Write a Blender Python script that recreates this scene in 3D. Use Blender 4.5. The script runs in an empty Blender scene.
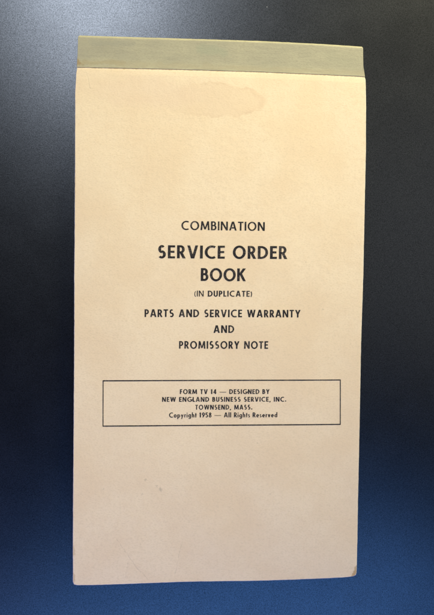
import bpy, math, random
from mathutils import Vector, noise as mnoise

random.seed(7)
scene = bpy.context.scene
col = scene.collection
MM = 0.001

# ------------------------------------------------------------------ camera
THICK = 6.0                                  # thickness of the pad, mm
cam_d = bpy.data.cameras.new('camera')
cam = bpy.data.objects.new('camera', cam_d)
col.objects.link(cam)
cam.location = (-0.03965926, 0.01289257, 0.33503899 + THICK * MM)
cam.rotation_euler = (-0.03266258, -0.11259129, 0.01249471)
cam_d.sensor_fit = 'VERTICAL'
cam_d.angle = math.radians(40)
cam_d.clip_start = 0.005
cam_d.clip_end = 50
scene.camera = cam

# ------------------------------------------------------------------ world, lamps, exposure
world = bpy.data.worlds.new('World')
scene.world = world
world.use_nodes = True
wb = world.node_tree.nodes['Background']
wb.inputs[0].default_value = (0.75, 0.85, 1.0, 1)
wb.inputs[1].default_value = 0.02


def lamp(name, loc, target, sx, sy, radiance, colour, spread=180):
    d = bpy.data.lights.new(name, 'AREA')
    d.shape = 'ELLIPSE'
    d.size, d.size_y = sx, sy
    d.energy = radiance * math.pi * sx * sy * math.pi / 4
    if spread < 170:                             # a gridded lamp gets brighter on its axis: undo that
        h = math.radians(spread / 2)
        d.energy *= (math.tan(h) - h) / math.tan(h)
    d.color = colour
    d.spread = math.radians(spread)
    o = bpy.data.objects.new(name, d)
    col.objects.link(o)
    o.location = loc
    v = Vector(target) - Vector(loc)
    o.rotation_euler = v.to_track_quat('-Z', 'Y').to_euler()
    return o


lamp('key_lamp', (0.36, 0.60, 0.27), (0.08, 0.185, 0), 0.36, 0.36, 76.0, (1.0, 0.965, 0.68), 41)
lamp('strip_lamp', (-0.085, 0.425, 0.72), (-0.05, 0.12, 0), 0.13, 0.35, 21.5, (0.74, 0.84, 1.0))
lamp('side_lamp', (0.50, 0.10, 0.80), (0.0, 0.0, 0), 0.40, 0.66, 0.44, (0.88, 0.94, 1.0))
lamp('blue_window_lamp', (0.05, -0.37, 0.50), (0.0, -0.12, 0), 0.60, 0.24, 3.2, (0.125, 0.36, 1.0))
lamp('violet_fill_lamp', (-0.38, -0.52, 0.30), (0.0, -0.14, 0), 0.30, 0.30, 18.5, (0.36, 0.31, 1.0), 80)  # added fill that cools the lower cover; stands for no known source

scene.view_settings.view_transform = 'Standard'
scene.view_settings.look = 'None'
scene.view_settings.exposure = 0
scene.view_settings.gamma = 1


# ------------------------------------------------------------------ node helpers
class NT:
    def __init__(self, name):
        self.m = bpy.data.materials.new(name)
        self.m.use_nodes = True
        self.t = self.m.node_tree
        self.b = self.t.nodes['Principled BSDF']
        tc = self.t.nodes.new('ShaderNodeTexCoord')
        self.p = self.vm('SCALE', tc.outputs['Object'], scale=1000.0)   # object space, millimetres

    def set(self, sock, v):
        if hasattr(v, 'is_linked') or hasattr(v, 'links'):
            self.t.links.new(v, sock)
        else:
            sock.default_value = v

    def math(self, op, a, b=0.0, c=0.0, clamp=False):
        n = self.t.nodes.new('ShaderNodeMath')
        n.operation = op
        n.use_clamp = clamp
        for i, v in enumerate((a, b, c)):
            self.set(n.inputs[i], v)
        return n.outputs[0]

    def vm(self, op, a, b=None, scale=None):
        n = self.t.nodes.new('ShaderNodeVectorMath')
        n.operation = op
        self.set(n.inputs[0], a)
        if b is not None:
            self.set(n.inputs[1], b)
        if scale is not None:
            self.set(n.inputs['Scale'], scale)
        return n.outputs['Value'] if op in ('DOT_PRODUCT', 'LENGTH', 'DISTANCE') else n.outputs['Vector']

    def noise(self, scale, detail=3, rough=0.55, stretch=(1, 1, 1), offset=(0, 0, 0), colour=False):
        v = self.vm('MULTIPLY', self.p, stretch)
        v = self.vm('ADD', v, offset)
        n = self.t.nodes.new('ShaderNodeTexNoise')
        n.inputs['Scale'].default_value = scale
        n.inputs['Detail'].default_value = detail
        n.inputs['Roughness'].default_value = rough
        self.t.links.new(v, n.inputs['Vector'])
        return n.outputs['Color'] if colour else n.outputs['Fac']

    def ramp(self, v, lo, hi, a=0.0, b=1.0):
        n = self.t.nodes.new('ShaderNodeMapRange')
        n.interpolation_type = 'SMOOTHSTEP'
        self.set(n.inputs[0], v)
        for i, x in enumerate((lo, hi, a, b)):
            self.set(n.inputs[i + 1], x)
        return n.outputs[0]

    def mix(self, f, a, b, mode='MIX'):
        n = self.t.nodes.new('ShaderNodeMix')
        n.data_type = 'RGBA'
        n.blend_type = mode
        self.set(n.inputs[0], f)
        for s, v in ((n.inputs[6], a), (n.inputs[7], b)):
            if isinstance(v, tuple) and len(v) == 3:
                v = v + (1,)
            self.set(s, v)
        return n.outputs[2]

    def seg(self, p, a, b):
        """distance in mm from p to the segment a-b (xy)"""
        a = Vector((a[0], a[1], 0))
        b = Vector((b[0], b[1], 0))
        ba = b - a
        pa = self.vm('SUBTRACT', p, tuple(a))
        h = self.math('DIVIDE', self.vm('DOT_PRODUCT', pa, tuple(ba)), ba.dot(ba), clamp=True)
        q = self.vm('SCALE', tuple(ba), scale=h)
        return self.vm('LENGTH', self.vm('SUBTRACT', pa, q))

    def bump(self, h, strength, dist, normal=None):
        n = self.t.nodes.new('ShaderNodeBump')
        n.inputs['Strength'].default_value = strength
        n.inputs['Distance'].default_value = dist
        self.set(n.inputs['Height'], h)
        if normal is not None:
            self.t.links.new(normal, n.inputs['Normal'])
        return n.outputs[0]

    def flat(self):
        """object coordinates with z removed"""
        return self.vm('MULTIPLY', self.p, (1, 1, 0))

    def out(self, colour=None, rough=None, normal=None, spec=0.5):
        if colour is not None:
            self.set(self.b.inputs['Base Color'], colour if not isinstance(colour, tuple) else colour + (1,))
        if rough is not None:
            self.set(self.b.inputs['Roughness'], rough)
        if normal is not None:
            self.t.links.new(normal, self.b.inputs['Normal'])
        self.b.inputs['Specular IOR Level'].default_value = spec
        return self.m


# ------------------------------------------------------------------ materials
def mat_table():
    k = NT('flecked_black_lacquer')
    fine = k.noise(2.3, 1.5, 0.6)
    mid = k.noise(0.55, 2, 0.5, offset=(31, 7, 0))
    nrm = k.bump(fine, 1.0, 0.000012)
    # bright flakes in the lacquer: each tiny cell mirrors more or less strongly
    fl = k.t.nodes.new('ShaderNodeTexVoronoi')
    fl.inputs['Scale'].default_value = 3.8
    k.t.links.new(k.vm('MULTIPLY', k.p, (1, 1, 0)), fl.inputs['Vector'])
    r1 = k.math('FRACT', k.math('MULTIPLY', k.vm('DOT_PRODUCT', fl.outputs['Color'], (1, 1, 1)), 5.17))
    fleck = k.math('ADD', k.math('MULTIPLY', r1, 0.52), k.math('MULTIPLY', k.ramp(fine, 0.25, 0.75), 0.50))
    spec = k.math('MULTIPLY', k.math('ADD', 0.53, fleck), 0.95)
    vor = k.t.nodes.new('ShaderNodeTexVoronoi')
    vor.inputs['Scale'].default_value = 0.075
    k.t.links.new(k.vm('MULTIPLY', k.p, (1, 1, 0)), vor.inputs['Vector'])
    cellr = k.math('FRACT', k.math('MULTIPLY', k.vm('DOT_PRODUCT', vor.outputs['Color'], (1, 1, 1)), 7.31))
    size = k.math('MULTIPLY', k.ramp(cellr, 0.55, 1.0), 0.020)
    dust = k.math('LESS_THAN', vor.outputs['Distance'], size)
    base = k.mix(k.ramp(mid, 0.35, 0.7), (0.0006, 0.0006, 0.0010), (0.0012, 0.0012, 0.0018))
    c = k.mix(k.math('MULTIPLY', dust, 0.30), base, (0.45, 0.44, 0.42))
    r = k.ramp(k.noise(0.06, 3), 0.3, 0.7, 0.275, 0.295)
    k.out(c, r, nrm, 1.0)
    k.t.links.new(spec, k.b.inputs['Specular IOR Level'])
    return k.m


def paper_common(k, base, dark):
    big = k.noise(0.045, 4, 0.6)
    mid = k.noise(0.35, 4, 0.65, offset=(5, 9, 0))
    fib = k.noise(2.2, 3, 0.7, stretch=(0.55, 1.0, 1))
    c = k.mix(k.ramp(big, 0.35, 0.7), base, dark)
    c = k.mix(k.ramp(mid, 0.47, 0.70, 0, 0.5), c, dark)
    c = k.mix(k.ramp(fib, 0.45, 0.72, 0, 0.42), c, tuple(x * 0.80 for x in dark))
    return c, fib, mid


def mat_cover():
    k = NT('aged_manila_card')
    c, fib, mid = paper_common(k, (0.735, 0.572, 0.350), (0.695, 0.520, 0.305))
    p = k.flat()
    wob = k.vm('SCALE', k.vm('SUBTRACT', k.noise(0.22, 4, 0.6, colour=True), (0.5, 0.5, 0.5)), scale=6.0)
    pw = k.vm('MULTIPLY', k.vm('ADD', p, wob), (1, 1, 0))
    # water stain near the top, with its tide line, and a fainter spread to its left
    sx = k.t.nodes.new('ShaderNodeSeparateXYZ')
    k.t.links.new(p, sx.inputs[0])
    right = k.ramp(sx.outputs[0], -24.0, 4.0)                     # the stain thins out towards the left
    d = k.vm('LENGTH', k.vm('MULTIPLY', k.vm('SUBTRACT', pw, (-4.0, 84.6, 0)), (1 / 21.5, 1 / 6.6, 0)))
    c = k.mix(k.math('MULTIPLY', k.ramp(d, 0.86, 1.06, 0.48, 0), k.math('ADD', 0.35, k.math('MULTIPLY', right, 0.65))), c, (0.650, 0.470, 0.275))
    tide = k.math('MULTIPLY', k.ramp(d, 0.82, 0.97), k.ramp(d, 0.98, 1.07, 1, 0))
    gate = k.ramp(k.noise(0.12, 2, offset=(3, 3, 0)), 0.36, 0.62)
    c = k.mix(k.math('MULTIPLY', k.math('MULTIPLY', tide, right), k.math('MULTIPLY', gate, 0.42)), c, (0.58, 0.39, 0.22))
    d2 = k.vm('LENGTH', k.vm('MULTIPLY', k.vm('SUBTRACT', pw, (-30.0, 86.5, 0)), (1 / 25.0, 1 / 7.0, 0)))
    c = k.mix(k.ramp(d2, 0.5, 1.1, 0.28, 0), c, (0.665, 0.475, 0.300))
    # rubbed brown corner, brown edge stains
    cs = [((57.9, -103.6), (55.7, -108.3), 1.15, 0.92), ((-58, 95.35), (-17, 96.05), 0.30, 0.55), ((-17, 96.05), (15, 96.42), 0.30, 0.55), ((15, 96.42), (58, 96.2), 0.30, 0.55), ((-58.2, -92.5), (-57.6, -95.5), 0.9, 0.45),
          ((-57.9, -104.0), (-57.6, -106.5), 0.8, 0.5), ((-58.2, 62.0), (-58.2, 45.0), 0.45, 0.35)]
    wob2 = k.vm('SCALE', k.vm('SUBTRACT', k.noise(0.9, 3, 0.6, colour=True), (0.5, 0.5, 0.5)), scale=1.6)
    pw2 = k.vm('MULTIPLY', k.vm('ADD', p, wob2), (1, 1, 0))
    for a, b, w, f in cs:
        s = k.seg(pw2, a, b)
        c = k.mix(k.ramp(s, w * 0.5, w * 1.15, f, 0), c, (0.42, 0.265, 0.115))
    # small scuffs and dirt spots
    for (x, y, r, f) in [(-29.5, -66.5, 0.55, 0.30), (-23.4, -70.6, 0.75, 0.38), (-24.8, -69.3, 0.35, 0.3),
                         (-30.5, -72.3, 0.3, 0.25), (15.5, -52.3, 0.4, 0.2), (41.5, 2.0, 0.35, 0.3),
                         (34.2, 21.0, 0.25, 0.3), (-46.0, -70.0, 0.4, 0.2), (21.0, -73.0, 0.4, 0.2)]:
        s = k.vm('DISTANCE', pw2, (x, y, 0))
        c = k.mix(k.ramp(s, r * 0.4, r * 1.3, f, 0), c, (0.23, 0.16, 0.11))
    # creases: thin wandering lines that dent the card and hold a little dirt
    wob3 = k.vm('SCALE', k.vm('SUBTRACT', k.noise(0.5, 3, 0.6, colour=True), (0.5, 0.5, 0.5)), scale=1.1)
    pw3 = k.vm('MULTIPLY', k.vm('ADD', p, wob3), (1, 1, 0))
    brk = k.ramp(k.noise(0.9, 3, offset=(17, 2, 0)), 0.40, 0.58)
    crease = None
    for a, b in [((-40.9, -90.0), (-32.7, -101.8)), ((-32.7, -101.8), (-28.4, -106.3)),
                 ((-35.9, -98.7), (-37.2, -105.4)), ((-15.0, -93.1), (-16.5, -100.5)), ((-16.5, -100.5), (-17.5, -105.5)),
                 ((-53.9, 93.2), (-52.4, 87.3))]:
        s = k.ramp(k.seg(pw3, a, b), 0.05, 0.34, 1, 0)
        crease = s if crease is None else k.math('MAXIMUM', crease, s)
    c = k.mix(k.math('MULTIPLY', crease, k.math('MULTIPLY', brk, 0.20)), c, (0.30, 0.20, 0.13))
    h = k.math('ADD', k.math('MULTIPLY', fib, 0.6), k.math('MULTIPLY', mid, 1.2))
    h = k.math('SUBTRACT', h, k.math('MULTIPLY', crease, 0.22))
    nrm = k.bump(h, 0.6, 0.00010)
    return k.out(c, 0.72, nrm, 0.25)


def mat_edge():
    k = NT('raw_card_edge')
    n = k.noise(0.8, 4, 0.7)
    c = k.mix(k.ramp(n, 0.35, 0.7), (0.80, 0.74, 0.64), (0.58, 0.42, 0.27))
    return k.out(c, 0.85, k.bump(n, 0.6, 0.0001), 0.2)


def mat_pages():
    k = NT('page_edges')
    zz = k.t.nodes.new('ShaderNodeSeparateXYZ')
    k.t.links.new(k.p, zz.inputs[0])
    w = k.math('SINE', k.math('MULTIPLY', zz.outputs[2], 2 * math.pi / 0.16))
    n = k.noise(0.5, 4, 0.6, stretch=(0.3, 0.3, 8))
    c = k.mix(k.ramp(w, -1, 0.4), (0.42, 0.36, 0.27), (0.76, 0.71, 0.58))
    c = k.mix(k.ramp(n, 0.4, 0.7, 0, 0.6), c, (0.72, 0.60, 0.36))
    return k.out(c, 0.85, k.bump(w, 0.5, 0.00005), 0.2)


def mat_tape():
    k = NT('olive_cloth_tape')
    streak = k.noise(0.8, 5, 0.65, stretch=(0.22, 1.2, 1))
    weave = k.noise(2.6, 3, 0.6, stretch=(0.45, 1.0, 1))
    big = k.noise(0.07, 3, 0.5, stretch=(1, 1.6, 1), offset=(4, 1, 0))
    c = k.mix(k.ramp(big, 0.35, 0.65), (0.365, 0.320, 0.190), (0.330, 0.290, 0.176))
    c = k.mix(k.ramp(streak, 0.42, 0.68, 0, 0.36), c, (0.275, 0.245, 0.150))
    c = k.mix(k.ramp(weave, 0.45, 0.70, 0, 0.45), c, (0.245, 0.215, 0.125))
    p = k.flat()
    wob = k.vm('SCALE', k.vm('SUBTRACT', k.noise(0.3, 4, 0.6, colour=True), (0.5, 0.5, 0.5)), scale=5.0)
    pw = k.vm('MULTIPLY', k.vm('ADD', p, wob), (1, 1, 0))
    for (a, b, w, f, cc) in [((-9, 104.2), (0, 104.0), 2.2, 0.35, (0.25, 0.265, 0.16)),
                             ((44, 103), (52, 102), 3.2, 0.25, (0.27, 0.25, 0.15)),
                             ((-52, 105), (-36, 105.5), 1.2, 0.35, (0.27, 0.25, 0.165)),
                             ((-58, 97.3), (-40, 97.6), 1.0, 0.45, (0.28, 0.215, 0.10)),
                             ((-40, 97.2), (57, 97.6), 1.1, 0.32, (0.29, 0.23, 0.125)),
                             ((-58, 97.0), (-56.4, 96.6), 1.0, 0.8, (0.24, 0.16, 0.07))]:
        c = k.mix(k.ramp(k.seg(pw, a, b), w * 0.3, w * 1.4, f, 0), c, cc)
    h = k.math('ADD', streak, k.math('MULTIPLY', weave, 0.7))
    return k.out(c, 0.62, k.bump(h, 0.6, 0.00010), 0.3)


def mat_ink():
    k = NT('black_printing_ink')
    n = k.noise(2.4, 4, 0.7)
    n2 = k.noise(0.25, 3, 0.5, offset=(8, 8, 0))
    f = k.ramp(k.math('ADD', n, k.math('MULTIPLY', k.math('SUBTRACT', n2, 0.5), 0.35)), 0.50, 0.74, 0, 0.55)
    c = k.mix(f, (0.020, 0.017, 0.016), (0.30, 0.235, 0.17))
    return k.out(c, 0.7, None, 0.08)


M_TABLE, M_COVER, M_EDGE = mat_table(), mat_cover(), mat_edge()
M_PAGES, M_TAPE, M_INK = mat_pages(), mat_tape(), mat_ink()


# ------------------------------------------------------------------ mesh helpers
def build(name, verts, faces, mats, parent=None, face_mats=None, smooth=False):
    me = bpy.data.meshes.new(name)
    me.from_pydata([(x * MM, y * MM, z * MM) for x, y, z in verts], [], faces)
    for m in mats:
        me.materials.append(m)
    if face_mats:
        me.polygons.foreach_set('material_index', face_mats)
    if smooth:
        me.polygons.foreach_set('use_smooth', [True] * len(me.polygons))
    me.update()
    o = bpy.data.objects.new(name, me)
    col.objects.link(o)
    o.parent = parent
    return o


def interp(tab, t):
    if t <= tab[0][0]:
        return tab[0][1]
    for (a, va), (b, vb) in zip(tab, tab[1:]):
        if t <= b:
            return va + (vb - va) * (t - a) / (b - a)
    return tab[-1][1]


# ------------------------------------------------------------------ the surface it lies on
def make_table():
    s, t, n = 900.0, -25.0, 8
    v, f = [], []
    for dz, inset in ((t, 0), (-1.5, 0), (0, 1.5)):
        r = s - inset
        v += [(-r, -r, dz), (r, -r, dz), (r, r, dz), (-r, r, dz)]
    for k in (0, 4):
        for i in range(4):
            j = (i + 1) % 4
            f.append((k + i, k + j, k + 4 + j, k + 4 + i))
    f += [(8, 9, 10, 11), (3, 2, 1, 0)]
    o = build('tabletop', v, f, [M_TABLE])
    o['kind'] = 'structure'
    o['label'] = 'dark speckled glossy tabletop under the order book'
    return o


make_table()

# ------------------------------------------------------------------ outline of the pad, mm
XL = [(-108.3, -57.68), (-90.1, -57.89), (-54.3, -57.9), (-10.9, -57.9), (12.6, -58.06), (63.2, -58.11),
      (86.4, -58.24), (94.6, -57.85), (96.2, -57.45), (108.5, -57.2)]
XR = [(-107.5, 57.35), (-92.7, 57.55), (-51.4, 57.68), (-10.4, 57.75), (14.1, 58.15), (66.7, 58.28),
      (87.6, 57.97), (95.6, 57.62), (96.6, 57.25), (98.4, 56.50), (108.5, 56.45)]
YB = [(-57.7, -108.19), (-47, -108.38), (-15.2, -108.07), (1, -108.23), (17.3, -108.45), (33.8, -108.34),
      (46.3, -108.12), (51.8, -107.88), (54.7, -107.68), (57.4, -107.40)]
YT = [(-57.3, 107.8), (-17.6, 108.4), (14.2, 108.85), (40, 108.75), (56.4, 108.4)]
TAPE_B = [(-57.5, 95.30), (-30, 95.85), (-17.5, 96.06), (14.4, 96.42), (40, 96.35), (57.2, 96.2)]


def ss(a, b, x):
    t = min(1, max(0, (x - a) / (b - a)))
    return t * t * (3 - 2 * t)


def ztop(x, y):
    """height of the printed face of the cover: pinched under the tape, gently uneven elsewhere"""
    z = THICK - 0.45 * ss(93.5, 99.5, y)
    z += 0.30 * mnoise.noise((x * 0.018, y * 0.014, 3.1)) * (1 - ss(80, 100, y))
    z += 0.10 * mnoise.noise((x * 0.06, y * 0.05, 7.7))
    z += 0.55 * ss(35, 60, x) * ss(-80, -110, y)                  # lower corner lifts a little
    return z


def rows(n):
    """v positions, dense at both ends"""
    out = []
    for i in range(n + 1):
        t = i / n
        out.append(0.5 - 0.5 * math.cos(math.pi * t) if 0 else t)
    return out


def outline_point(u, v, inset=0.0, ragged=0.0, top_inset=0.0):
    y0 = 108.4 - v * 216.5
    a, b = interp(XL, y0) + inset, interp(XR, y0) - inset
    x = a + (b - a) * u
    yt, yb = interp(YT, x) - top_inset, interp(YB, x) + inset
    y = yt + (yb - yt) * v
    # lightly worn cut edges
    if ragged:
        e = 1.0
        if u in (0.0, 1.0):
            x += ragged * (mnoise.noise((y * 0.35, 2.0 + u, 1.3)) + 0.6 * mnoise.noise((y * 1.4, 5.0 + u, 0.3)))
        if v == 1.0:
            y += ragged * (mnoise.noise((x * 0.35, 12.0, 1.3)) + 0.6 * mnoise.noise((x * 1.4, 15.0, 0.3)))
        # slightly rounded lower corners
    return x, y


def slab(name, parent, mats, zt, zb, inset=0.0, ragged=0.0, top_inset=0.5, nu=72, nv=150, bevel=0.12):
    """a sheet of board: top face, bevelled rim, sides, underside (material 0 face, 1 cut edges)"""
    V, F, FM = [], [], []
    vs = rows(nv)

    def pos(u, v, extra):
        x, y = outline_point(u, v, inset, ragged, top_inset)
        # round the corners
        if extra:
            cx = 0.0 if 0.0 < u < 1.0 else (extra if u == 0.0 else -extra)
            cy = 0.0 if 0.0 < v < 1.0 else (-extra if v == 0.0 else extra)
            x, y = x + cx, y + cy
        return x, y

    top = {}
    for j, v in enumerate(vs):
        for i in range(nu + 1):
            u = i / nu
            x, y = pos(u, v, bevel)
            if i in (0, nu) and j in (0, nv):                     # nip the corner
                x += 0.45 if i == 0 else -0.45
                y += -0.35 if j == 0 else 0.35
            top[i, j] = len(V)
            V.append((x, y, zt(x, y)))
    for j in range(nv):
        for i in range(nu):
            F.append((top[i, j + 1], top[i + 1, j + 1], top[i + 1, j], top[i, j]))
            FM.append(0)
    ring = [(i, 0) for i in range(nu)] + [(nu, j) for j in range(nv)] + \
           [(i, nv) for i in range(nu, 0, -1)] + [(0, j) for j in range(nv, 0, -1)]
    loops = [[top[r] for r in ring]]
    for ex, mode in ((0.0, 'shoulder'), (0.0, 'base')):
        L = []
        for (i, j) in ring:
            x, y = pos(i / nu, vs[j], ex)
            if i in (0, nu) and j in (0, nv):
                x += 0.40 if i == 0 else -0.40
                y += -0.30 if j == 0 else 0.30
            z = zt(x, y) - bevel * 0.8 if mode == 'shoulder' else zb(x, y)
            L.append(len(V))
            V.append((x, y, z))
        loops.append(L)
    for A, B in zip(loops, loops[1:]):
        n = len(A)
        for k in range(n):
            F.append((A[k], A[(k + 1) % n], B[(k + 1) % n], B[k]))
            FM.append(1 if len(mats) > 1 else 0)
    F.append(tuple(loops[-1]))
    FM.append(1 if len(mats) > 1 else 0)
    o = build(name, V, F, mats, parent, FM)
    return o


book = bpy.data.objects.new('order_book', None)
col.objects.link(book)
book['label'] = 'worn tan service order book with olive binding tape along its top edge'
book['category'] = 'book'

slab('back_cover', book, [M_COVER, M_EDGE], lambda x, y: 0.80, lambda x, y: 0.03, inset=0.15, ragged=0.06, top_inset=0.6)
slab('page_block', book, [M_PAGES], lambda x, y: ztop(x, y) - 0.72, lambda x, y: 0.84, inset=0.55, ragged=0.10, top_inset=0.6)
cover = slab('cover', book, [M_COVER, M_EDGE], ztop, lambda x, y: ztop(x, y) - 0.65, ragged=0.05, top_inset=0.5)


# ------------------------------------------------------------------ binding tape: wraps over the top edge
def make_tape():
    V, F = [], []
    nu = 110
    T = 0.12
    prof_n = None
    for i in range(nu + 1):
        u = i / nu
        xa, xb = -57.5, 57.2
        x0 = xa + (xb - xa) * u
        yb = interp(TAPE_B, x0) + 0.05 * mnoise.noise((x0 * 0.5, 1, 1))
        yt = interp(YT, x0) + 0.06 * mnoise.noise((x0 * 0.4, 3, 1))
        zt = lambda y: ztop(x0, y) + 0.03
        r = 1.1
        outer = []
        for k in range(15):
            y = yb + (yt - r - yb) * k / 14
            outer.append((y, zt(y) + T))
        zc = zt(yt - r) + T
        for k in range(1, 7):
            a = math.pi / 2 * (1 - k / 6)
            outer.append((yt - r + r * math.cos(a), zc - r + r * math.sin(a)))
        outer.append((yt, 1.0))
        outer.append((yt - 0.25, 0.25))
        outer.append((yt - 0.8, 0.012))
        outer.append((yb, 0.012))
        # the inner face
        inner = [(yb, 0.028), (yt - 0.75, 0.028)]
        inner += [(yt - 0.30, 0.9), (yt - 0.30, zc - r)]
        inner += [(yt - r, zt(yt - r)), ((yb + yt - r) / 2, zt((yb + yt - r) / 2)), (yb, zt(yb))]
        prof = outer + inner
        prof_n = len(prof)
        for (y, z) in prof:
            a, b = interp(XL, y), interp(XR, y)
            w = 0.16 + (0.10 * abs(mnoise.noise((y * 0.9, 8 + (u > .5), 2))) if u in (0, 1) else 0)
            a, b = a + w - 0.18, b - w + 0.18
            x = a + (b - a) * u
            if u in (0, 1):                      # nip the outer corner at the fold
                x += (0.5 if u == 0 else -0.5) * ss(yt - 0.9, yt, y)
            V.append((x, y, z))
    for i in range(nu):
        for k in range(prof_n):
            a, b = i * prof_n + k, i * prof_n + (k + 1) % prof_n
            F.append((a, b, b + prof_n, a + prof_n))
    F.append(tuple(range(prof_n))[::-1])
    F.append(tuple(nu * prof_n + k for k in range(prof_n)))
    o = build('binding_tape', V, F, [M_TAPE], book)
    return o


make_tape()


# ------------------------------------------------------------------ printed lettering: a drawn geometric sans
# every glyph is written on a cap height of 1; w is the stem width.  Strokes are
# filled outlines: rectangles, slanted bars with level ends, and parts of rings.
def glyph(ch, w):
    t = w * 0.86                                    # horizontals a little thinner
    P = []

    def V_(x, y0=0.0, y1=1.0, ww=None):
        h = (ww or w) / 2
        P.append([(x - h, y0), (x + h, y0), (x + h, y1), (x - h, y1)])

    def H_(y, x0, x1, tt=None):
        h = (tt or t) / 2
        P.append([(x0, y - h), (x1, y - h), (x1, y + h), (x0, y + h)])

    def D_(x0, y0, x1, y1, ww=None):
        dx, dy = x1 - x0, y1 - y0
        h = (ww or w) / 2 * math.hypot(dx, dy) / abs(dy)
        P.append([(x0 - h, y0), (x0 + h, y0), (x1 + h, y1), (x1 - h, y1)])

    def A_(cx, cy, rx, ry, a0, a1, n=None, ww=None, tt=None):
        """ring part; rx, ry are OUTER radii; degrees, counter-clockwise"""
        ww, tt = ww or w, tt or t
        n = n or max(4, int(abs(a1 - a0) / 12))
        for k in range(n):
            q = []
            for a in (a0 + (a1 - a0) * k / n, a0 + (a1 - a0) * (k + 1) / n):
                c, s = math.cos(math.radians(a)), math.sin(math.radians(a))
                q.append(((cx + rx * c, cy + ry * s), (cx + (rx - ww) * c, cy + (ry - tt) * s)))
            P.append([q[0][0], q[1][0], q[1][1], q[0][1]])

    h = w / 2
    adv = 0.5
    if ch == 'A':
        adv = 0.76
        D_(h, 0, adv / 2 - w * .12, 1); D_(adv - h, 0, adv / 2 + w * .12, 1); H_(0.29, 0.17, adv - 0.17)
    elif ch == 'B':
        adv = 0.56
        V_(h); H_(1 - t / 2, h, .29); H_(.53, h, .30); H_(t / 2, h, .29)
        A_(.27, .53 - t / 2 + (.47 + t / 2) / 2, .24, (.47 + t / 2) / 2, -90, 90); A_(.28, (.53 + t / 2) / 2, .28, (.53 + t / 2) / 2, -90, 90)
    elif ch == 'C':
        adv = 0.76
        A_(.50, .5, .50, .52, 58, 302)
    elif ch == 'D':
        adv = 0.72
        V_(h); H_(1 - t / 2, h, .25); H_(t / 2, h, .25); A_(.24, .5, .48, .5, -90, 90)
    elif ch == 'E':
        adv = 0.49
        V_(h); H_(1 - t / 2, h, .49); H_(.51, h, .45); H_(t / 2, h, .49)
    elif ch == 'F':
        adv = 0.46
        V_(h); H_(1 - t / 2, h, .46); H_(.50, h, .42)
    elif ch == 'G':
        adv = 0.86
        A_(.50, .5, .50, .52, 50, 360); H_(.5 - t / 2, .50, .88)
    elif ch == 'I':
        adv = w
        V_(h)
    elif ch == 'K':
        adv = 0.63
        V_(h); D_(w * .9, .46, .53, 1); D_(.60 - h * .6, 0, .26, .58)
    elif ch == 'L':
        adv = 0.44
        V_(h); H_(t / 2, h, .44)
    elif ch == 'M':
        adv = 0.92
        D_(h, 0, .16, 1); D_(adv - h, 0, adv - .16, 1); D_(.17, 1, adv / 2, .08, w * .85); D_(adv - .17, 1, adv / 2, .08, w * .85)
    elif ch == 'N':
        adv = 0.72
        V_(h); V_(adv - h); D_(h * 1.1, 1, adv - h * 1.1, 0)
    elif ch == 'O':
        adv = 0.90
        A_(.45, .5, .45, .52, 0, 360, 36)
    elif ch == 'P':
        adv = 0.53
        V_(h); H_(1 - t / 2, h, .26); H_(.44, h, .26); A_(.25, .72 - t / 4, .28, .28 + t / 4, -90, 90)
    elif ch == 'R':
        adv = 0.57
        V_(h); H_(1 - t / 2, h, .26); H_(.46, h, .27); A_(.25, .73 - t / 4, .28, .27 + t / 4, -90, 90); D_(.56 - h * .7, 0, .25, .50)
    elif ch == 'S':
        adv = 0.56
        A_(.28, .745 - t / 4, .245, .270 + t / 4, 40, 270, 18); A_(.28, .255 + t / 4, .275, .270 + t / 4, -140, 90, 18)
    elif ch == 'T':
        adv = 0.55
        V_(adv / 2); H_(1 - t / 2, 0, adv)
    elif ch == 'U':
        adv = 0.62
        V_(h, .30); V_(adv - h, .30); A_(.31, .30, .31, .32, 180, 360)
    elif ch == 'V':
        adv = 0.74
        D_(adv / 2 - w * .08, 0, h, 1); D_(adv / 2 + w * .08, 0, adv - h, 1)
    elif ch == 'W':
        adv = 1.06
        D_(.30, 0, h, 1); D_(.30, 0, .53, 1, w * .9); D_(.76, 0, .53, 1, w * .9); D_(.76, 0, adv - h, 1)
    elif ch == 'Y':
        adv = 0.68
        V_(adv / 2, 0, .46); D_(adv / 2, .42, h, 1); D_(adv / 2, .42, adv - h, 1)
    elif ch == '1':
        adv = 0.36
        V_(adv - h * 1.6, 0, 1, w * 1.15); D_(.06, .76, adv - h * 1.6, 1, w * .8)
    elif ch == '4':
        adv = 0.58
        V_(.40); H_(.27, .02, .58); D_(.07, .27, .37, 1, w * .9)
    elif ch == '5':
        adv = 0.50
        H_(1 - t / 2, .11, .47); D_(.08, .52, .14, 1); A_(.22, .315, .27, .325, -140, 115)
    elif ch == '8':
        adv = 0.54
        A_(.27, .75, .23, .26, 0, 360, 24); A_(.27, .27, .27, .29, 0, 360, 24)
    elif ch == '9':
        adv = 0.56
        A_(.28, .68, .28, .33, 0, 360, 26); D_(.18, 0, .46, .54)
    elif ch == '(':
        adv = 0.22
        A_(.40, .42, .40, .66, 130, 230, 10, w * .8, w * .8)
    elif ch == ')':
        adv = 0.22
        A_(-.18, .42, .40, .66, -50, 50, 10, w * .8, w * .8)
    elif ch == ',':
        adv = w * 1.1
        D_(h * .6, -.16, h * 1.2, .13, w)
    elif ch == '.':
        adv = w * 1.1
        P.append([(0, 0), (w * 1.1, 0), (w * 1.1, w * 1.1), (0, w * 1.1)])
    elif ch == '—':
        adv = 1.30
        H_(.38, .0, 1.30, t * .62)
    # lower case on an x height of .62
    elif ch == 'o':
        adv = 0.56
        A_(.28, .31, .28, .33, 0, 360, 24)
    elif ch == 'p':
        adv = 0.56
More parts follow.
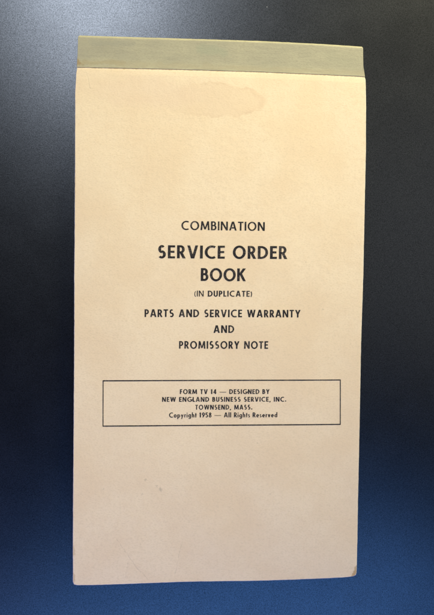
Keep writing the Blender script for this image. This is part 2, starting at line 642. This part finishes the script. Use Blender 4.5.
        V_(h, -.30, .62); A_(.28, .31, .28, .33, 0, 360, 24)
    elif ch == 'd':
        adv = 0.56
        V_(adv - h, 0, 1.04); A_(.28, .31, .28, .33, 0, 360, 24)
    elif ch == 'g':
        adv = 0.56
        V_(adv - h, -.06, .62); A_(.28, .31, .28, .33, 0, 360, 24); A_(.28, -.04, .28, .27, 205, 360)
    elif ch == 'y':
        adv = 0.50
        D_(.13, -.30, .50 - h, .62); D_(.25, .02, h, .62)
    elif ch == 'r':
        adv = 0.32
        V_(h, 0, .62); A_(.27, .38, .24, .26, 65, 170)
    elif ch == 'i':
        adv = w
        V_(h, 0, .62); V_(h, .78, .96)
    elif ch == 'l':
        adv = w
        V_(h, 0, 1.04)
    elif ch == 'h':
        adv = 0.48
        V_(h, 0, 1.04); V_(adv - h, 0, .36); A_(.24, .36, .24, .28, 0, 175)
    elif ch == 't':
        adv = 0.30
        V_(.15, 0, .88); H_(.62 - t / 2, 0, .30)
    elif ch == 's':
        adv = 0.36
        A_(.18, .455, .165, .185, 35, 270); A_(.18, .17, .185, .185, -150, 90)
    elif ch == 'e':
        adv = 0.54
        A_(.27, .31, .27, .33, 0, 318, 20); H_(.31, .06, .52, t * .8)
    elif ch == 'v':
        adv = 0.48
        D_(.24 - w * .05, 0, h, .62); D_(.24 + w * .05, 0, adv - h, .62)
    else:
        adv = 0.34
    return P, adv


def lettering(text, x0, x1, y0, y1, cap, w, track=0.13, word=0.40, heavy=None):
    """one printed line set between x0 and x1 (mm) with its baseline running y0 -> y1"""
    polys, x = [], 0.0
    for n, ch in enumerate(text):
        if ch == ' ':
            x += word
            continue
        ww = w * (heavy[1] if heavy and n >= heavy[0] else 1.0)
        ww *= 1 + 0.05 * (random.random() - 0.5)
        P, adv = glyph(ch, ww)
        dy = 0.012 * (random.random() - 0.5)
        for q in P:
            polys.append([(x + px, py + dy) for px, py in q])
        x += adv + track
    total = x - track
    sx = (x1 - x0) / total
    V, F = [], []
    for n, q in enumerate(polys):
        lift = 0.030 + 0.0006 * (n % 23)             # overlapping strokes never share a plane
        idx = []
        for (px, py) in q:
            X = x0 + px * sx
            Y = y0 + (y1 - y0) * px / total + py * cap
            idx.append(len(V))
            V.append((X, Y, ztop(X, Y) + lift))
        ar = sum(V[idx[a]][0] * V[idx[(a + 1) % 4]][1] - V[idx[(a + 1) % 4]][0] * V[idx[a]][1] for a in range(4))
        F.append(tuple(idx if ar > 0 else idx[::-1]))
    return build('lettering', V, F, [M_INK], cover)


lettering('COMBINATION', -16.26, 17.21, 33.02, 33.22, 3.52, 0.172)
lettering('SERVICE ORDER', -25.52, 26.41, 21.64, 22.10, 5.16, 0.192, word=0.42)
lettering('BOOK', -8.30, 9.75, 12.86, 12.97, 5.09, 0.192, track=0.10)
lettering('(IN DUPLICATE)', -10.79, 12.47, 6.65, 6.79, 2.36, 0.155, track=0.14, word=0.46, heavy=(4, 1.3))
lettering('PARTS AND SERVICE WARRANTY', -30.46, 32.31, -1.66, -1.38, 3.05, 0.200, track=0.15, word=0.46)
lettering('AND', -2.92, 5.42, -7.81, -7.77, 3.05, 0.200, track=0.15)
lettering('PROMISSORY NOTE', -16.65, 19.27, -14.19, -14.11, 3.05, 0.200, track=0.15, word=0.46)
lettering('FORM TV 14 — DESIGNED BY', -16.13, 20.11, -32.32, -32.36, 1.92, 0.210, track=0.15, word=0.44)
lettering('NEW ENGLAND BUSINESS SERVICE, INC.', -23.19, 27.0, -35.42, -35.47, 1.92, 0.210, track=0.15, word=0.44)
lettering('TOWNSEND, MASS.', -9.9, 13.18, -38.60, -38.63, 1.93, 0.210, track=0.15, word=0.46)
lettering('Copyright 1958 — All Rights Reserved', -20.34, 23.45, -41.71, -41.80, 1.98, 0.198, track=0.12, word=0.40)


def printed_frame():
    A, B, Cc, Dd = (-46.49, -26.97), (49.29, -26.74), (49.60, -44.90), (-46.40, -44.95)
    V, F = [], []
    for n, (p, q, w) in enumerate(((A, B, .46), (B, Cc, .40), (Cc, Dd, .46), (Dd, A, .36))):
        d = Vector((q[0] - p[0], q[1] - p[1]))
        L = d.length
        d.normalize()
        nn = Vector((-d.y, d.x))
        steps = int(L / 1.0)
        base = len(V)
        for k in range(steps + 1):
            s = -0.15 + (L + 0.3) * k / steps
            ww = w / 2 * (1 + 0.16 * mnoise.noise((s * 0.7, n * 9.0, 0)))
            for sg in (-1, 1):
                X = p[0] + d.x * s + nn.x * ww * sg
                Y = p[1] + d.y * s + nn.y * ww * sg
                V.append((X, Y, ztop(X, Y) + 0.032 + 0.002 * n))
        for k in range(steps):
            a = base + 2 * k
            F.append((a, a + 2, a + 3, a + 1))
    o = build('printed_frame', V, F, [M_INK], cover)
    for p in o.data.polygons:
        if p.normal.z < 0:
            p.flip()
    return o


printed_frame()
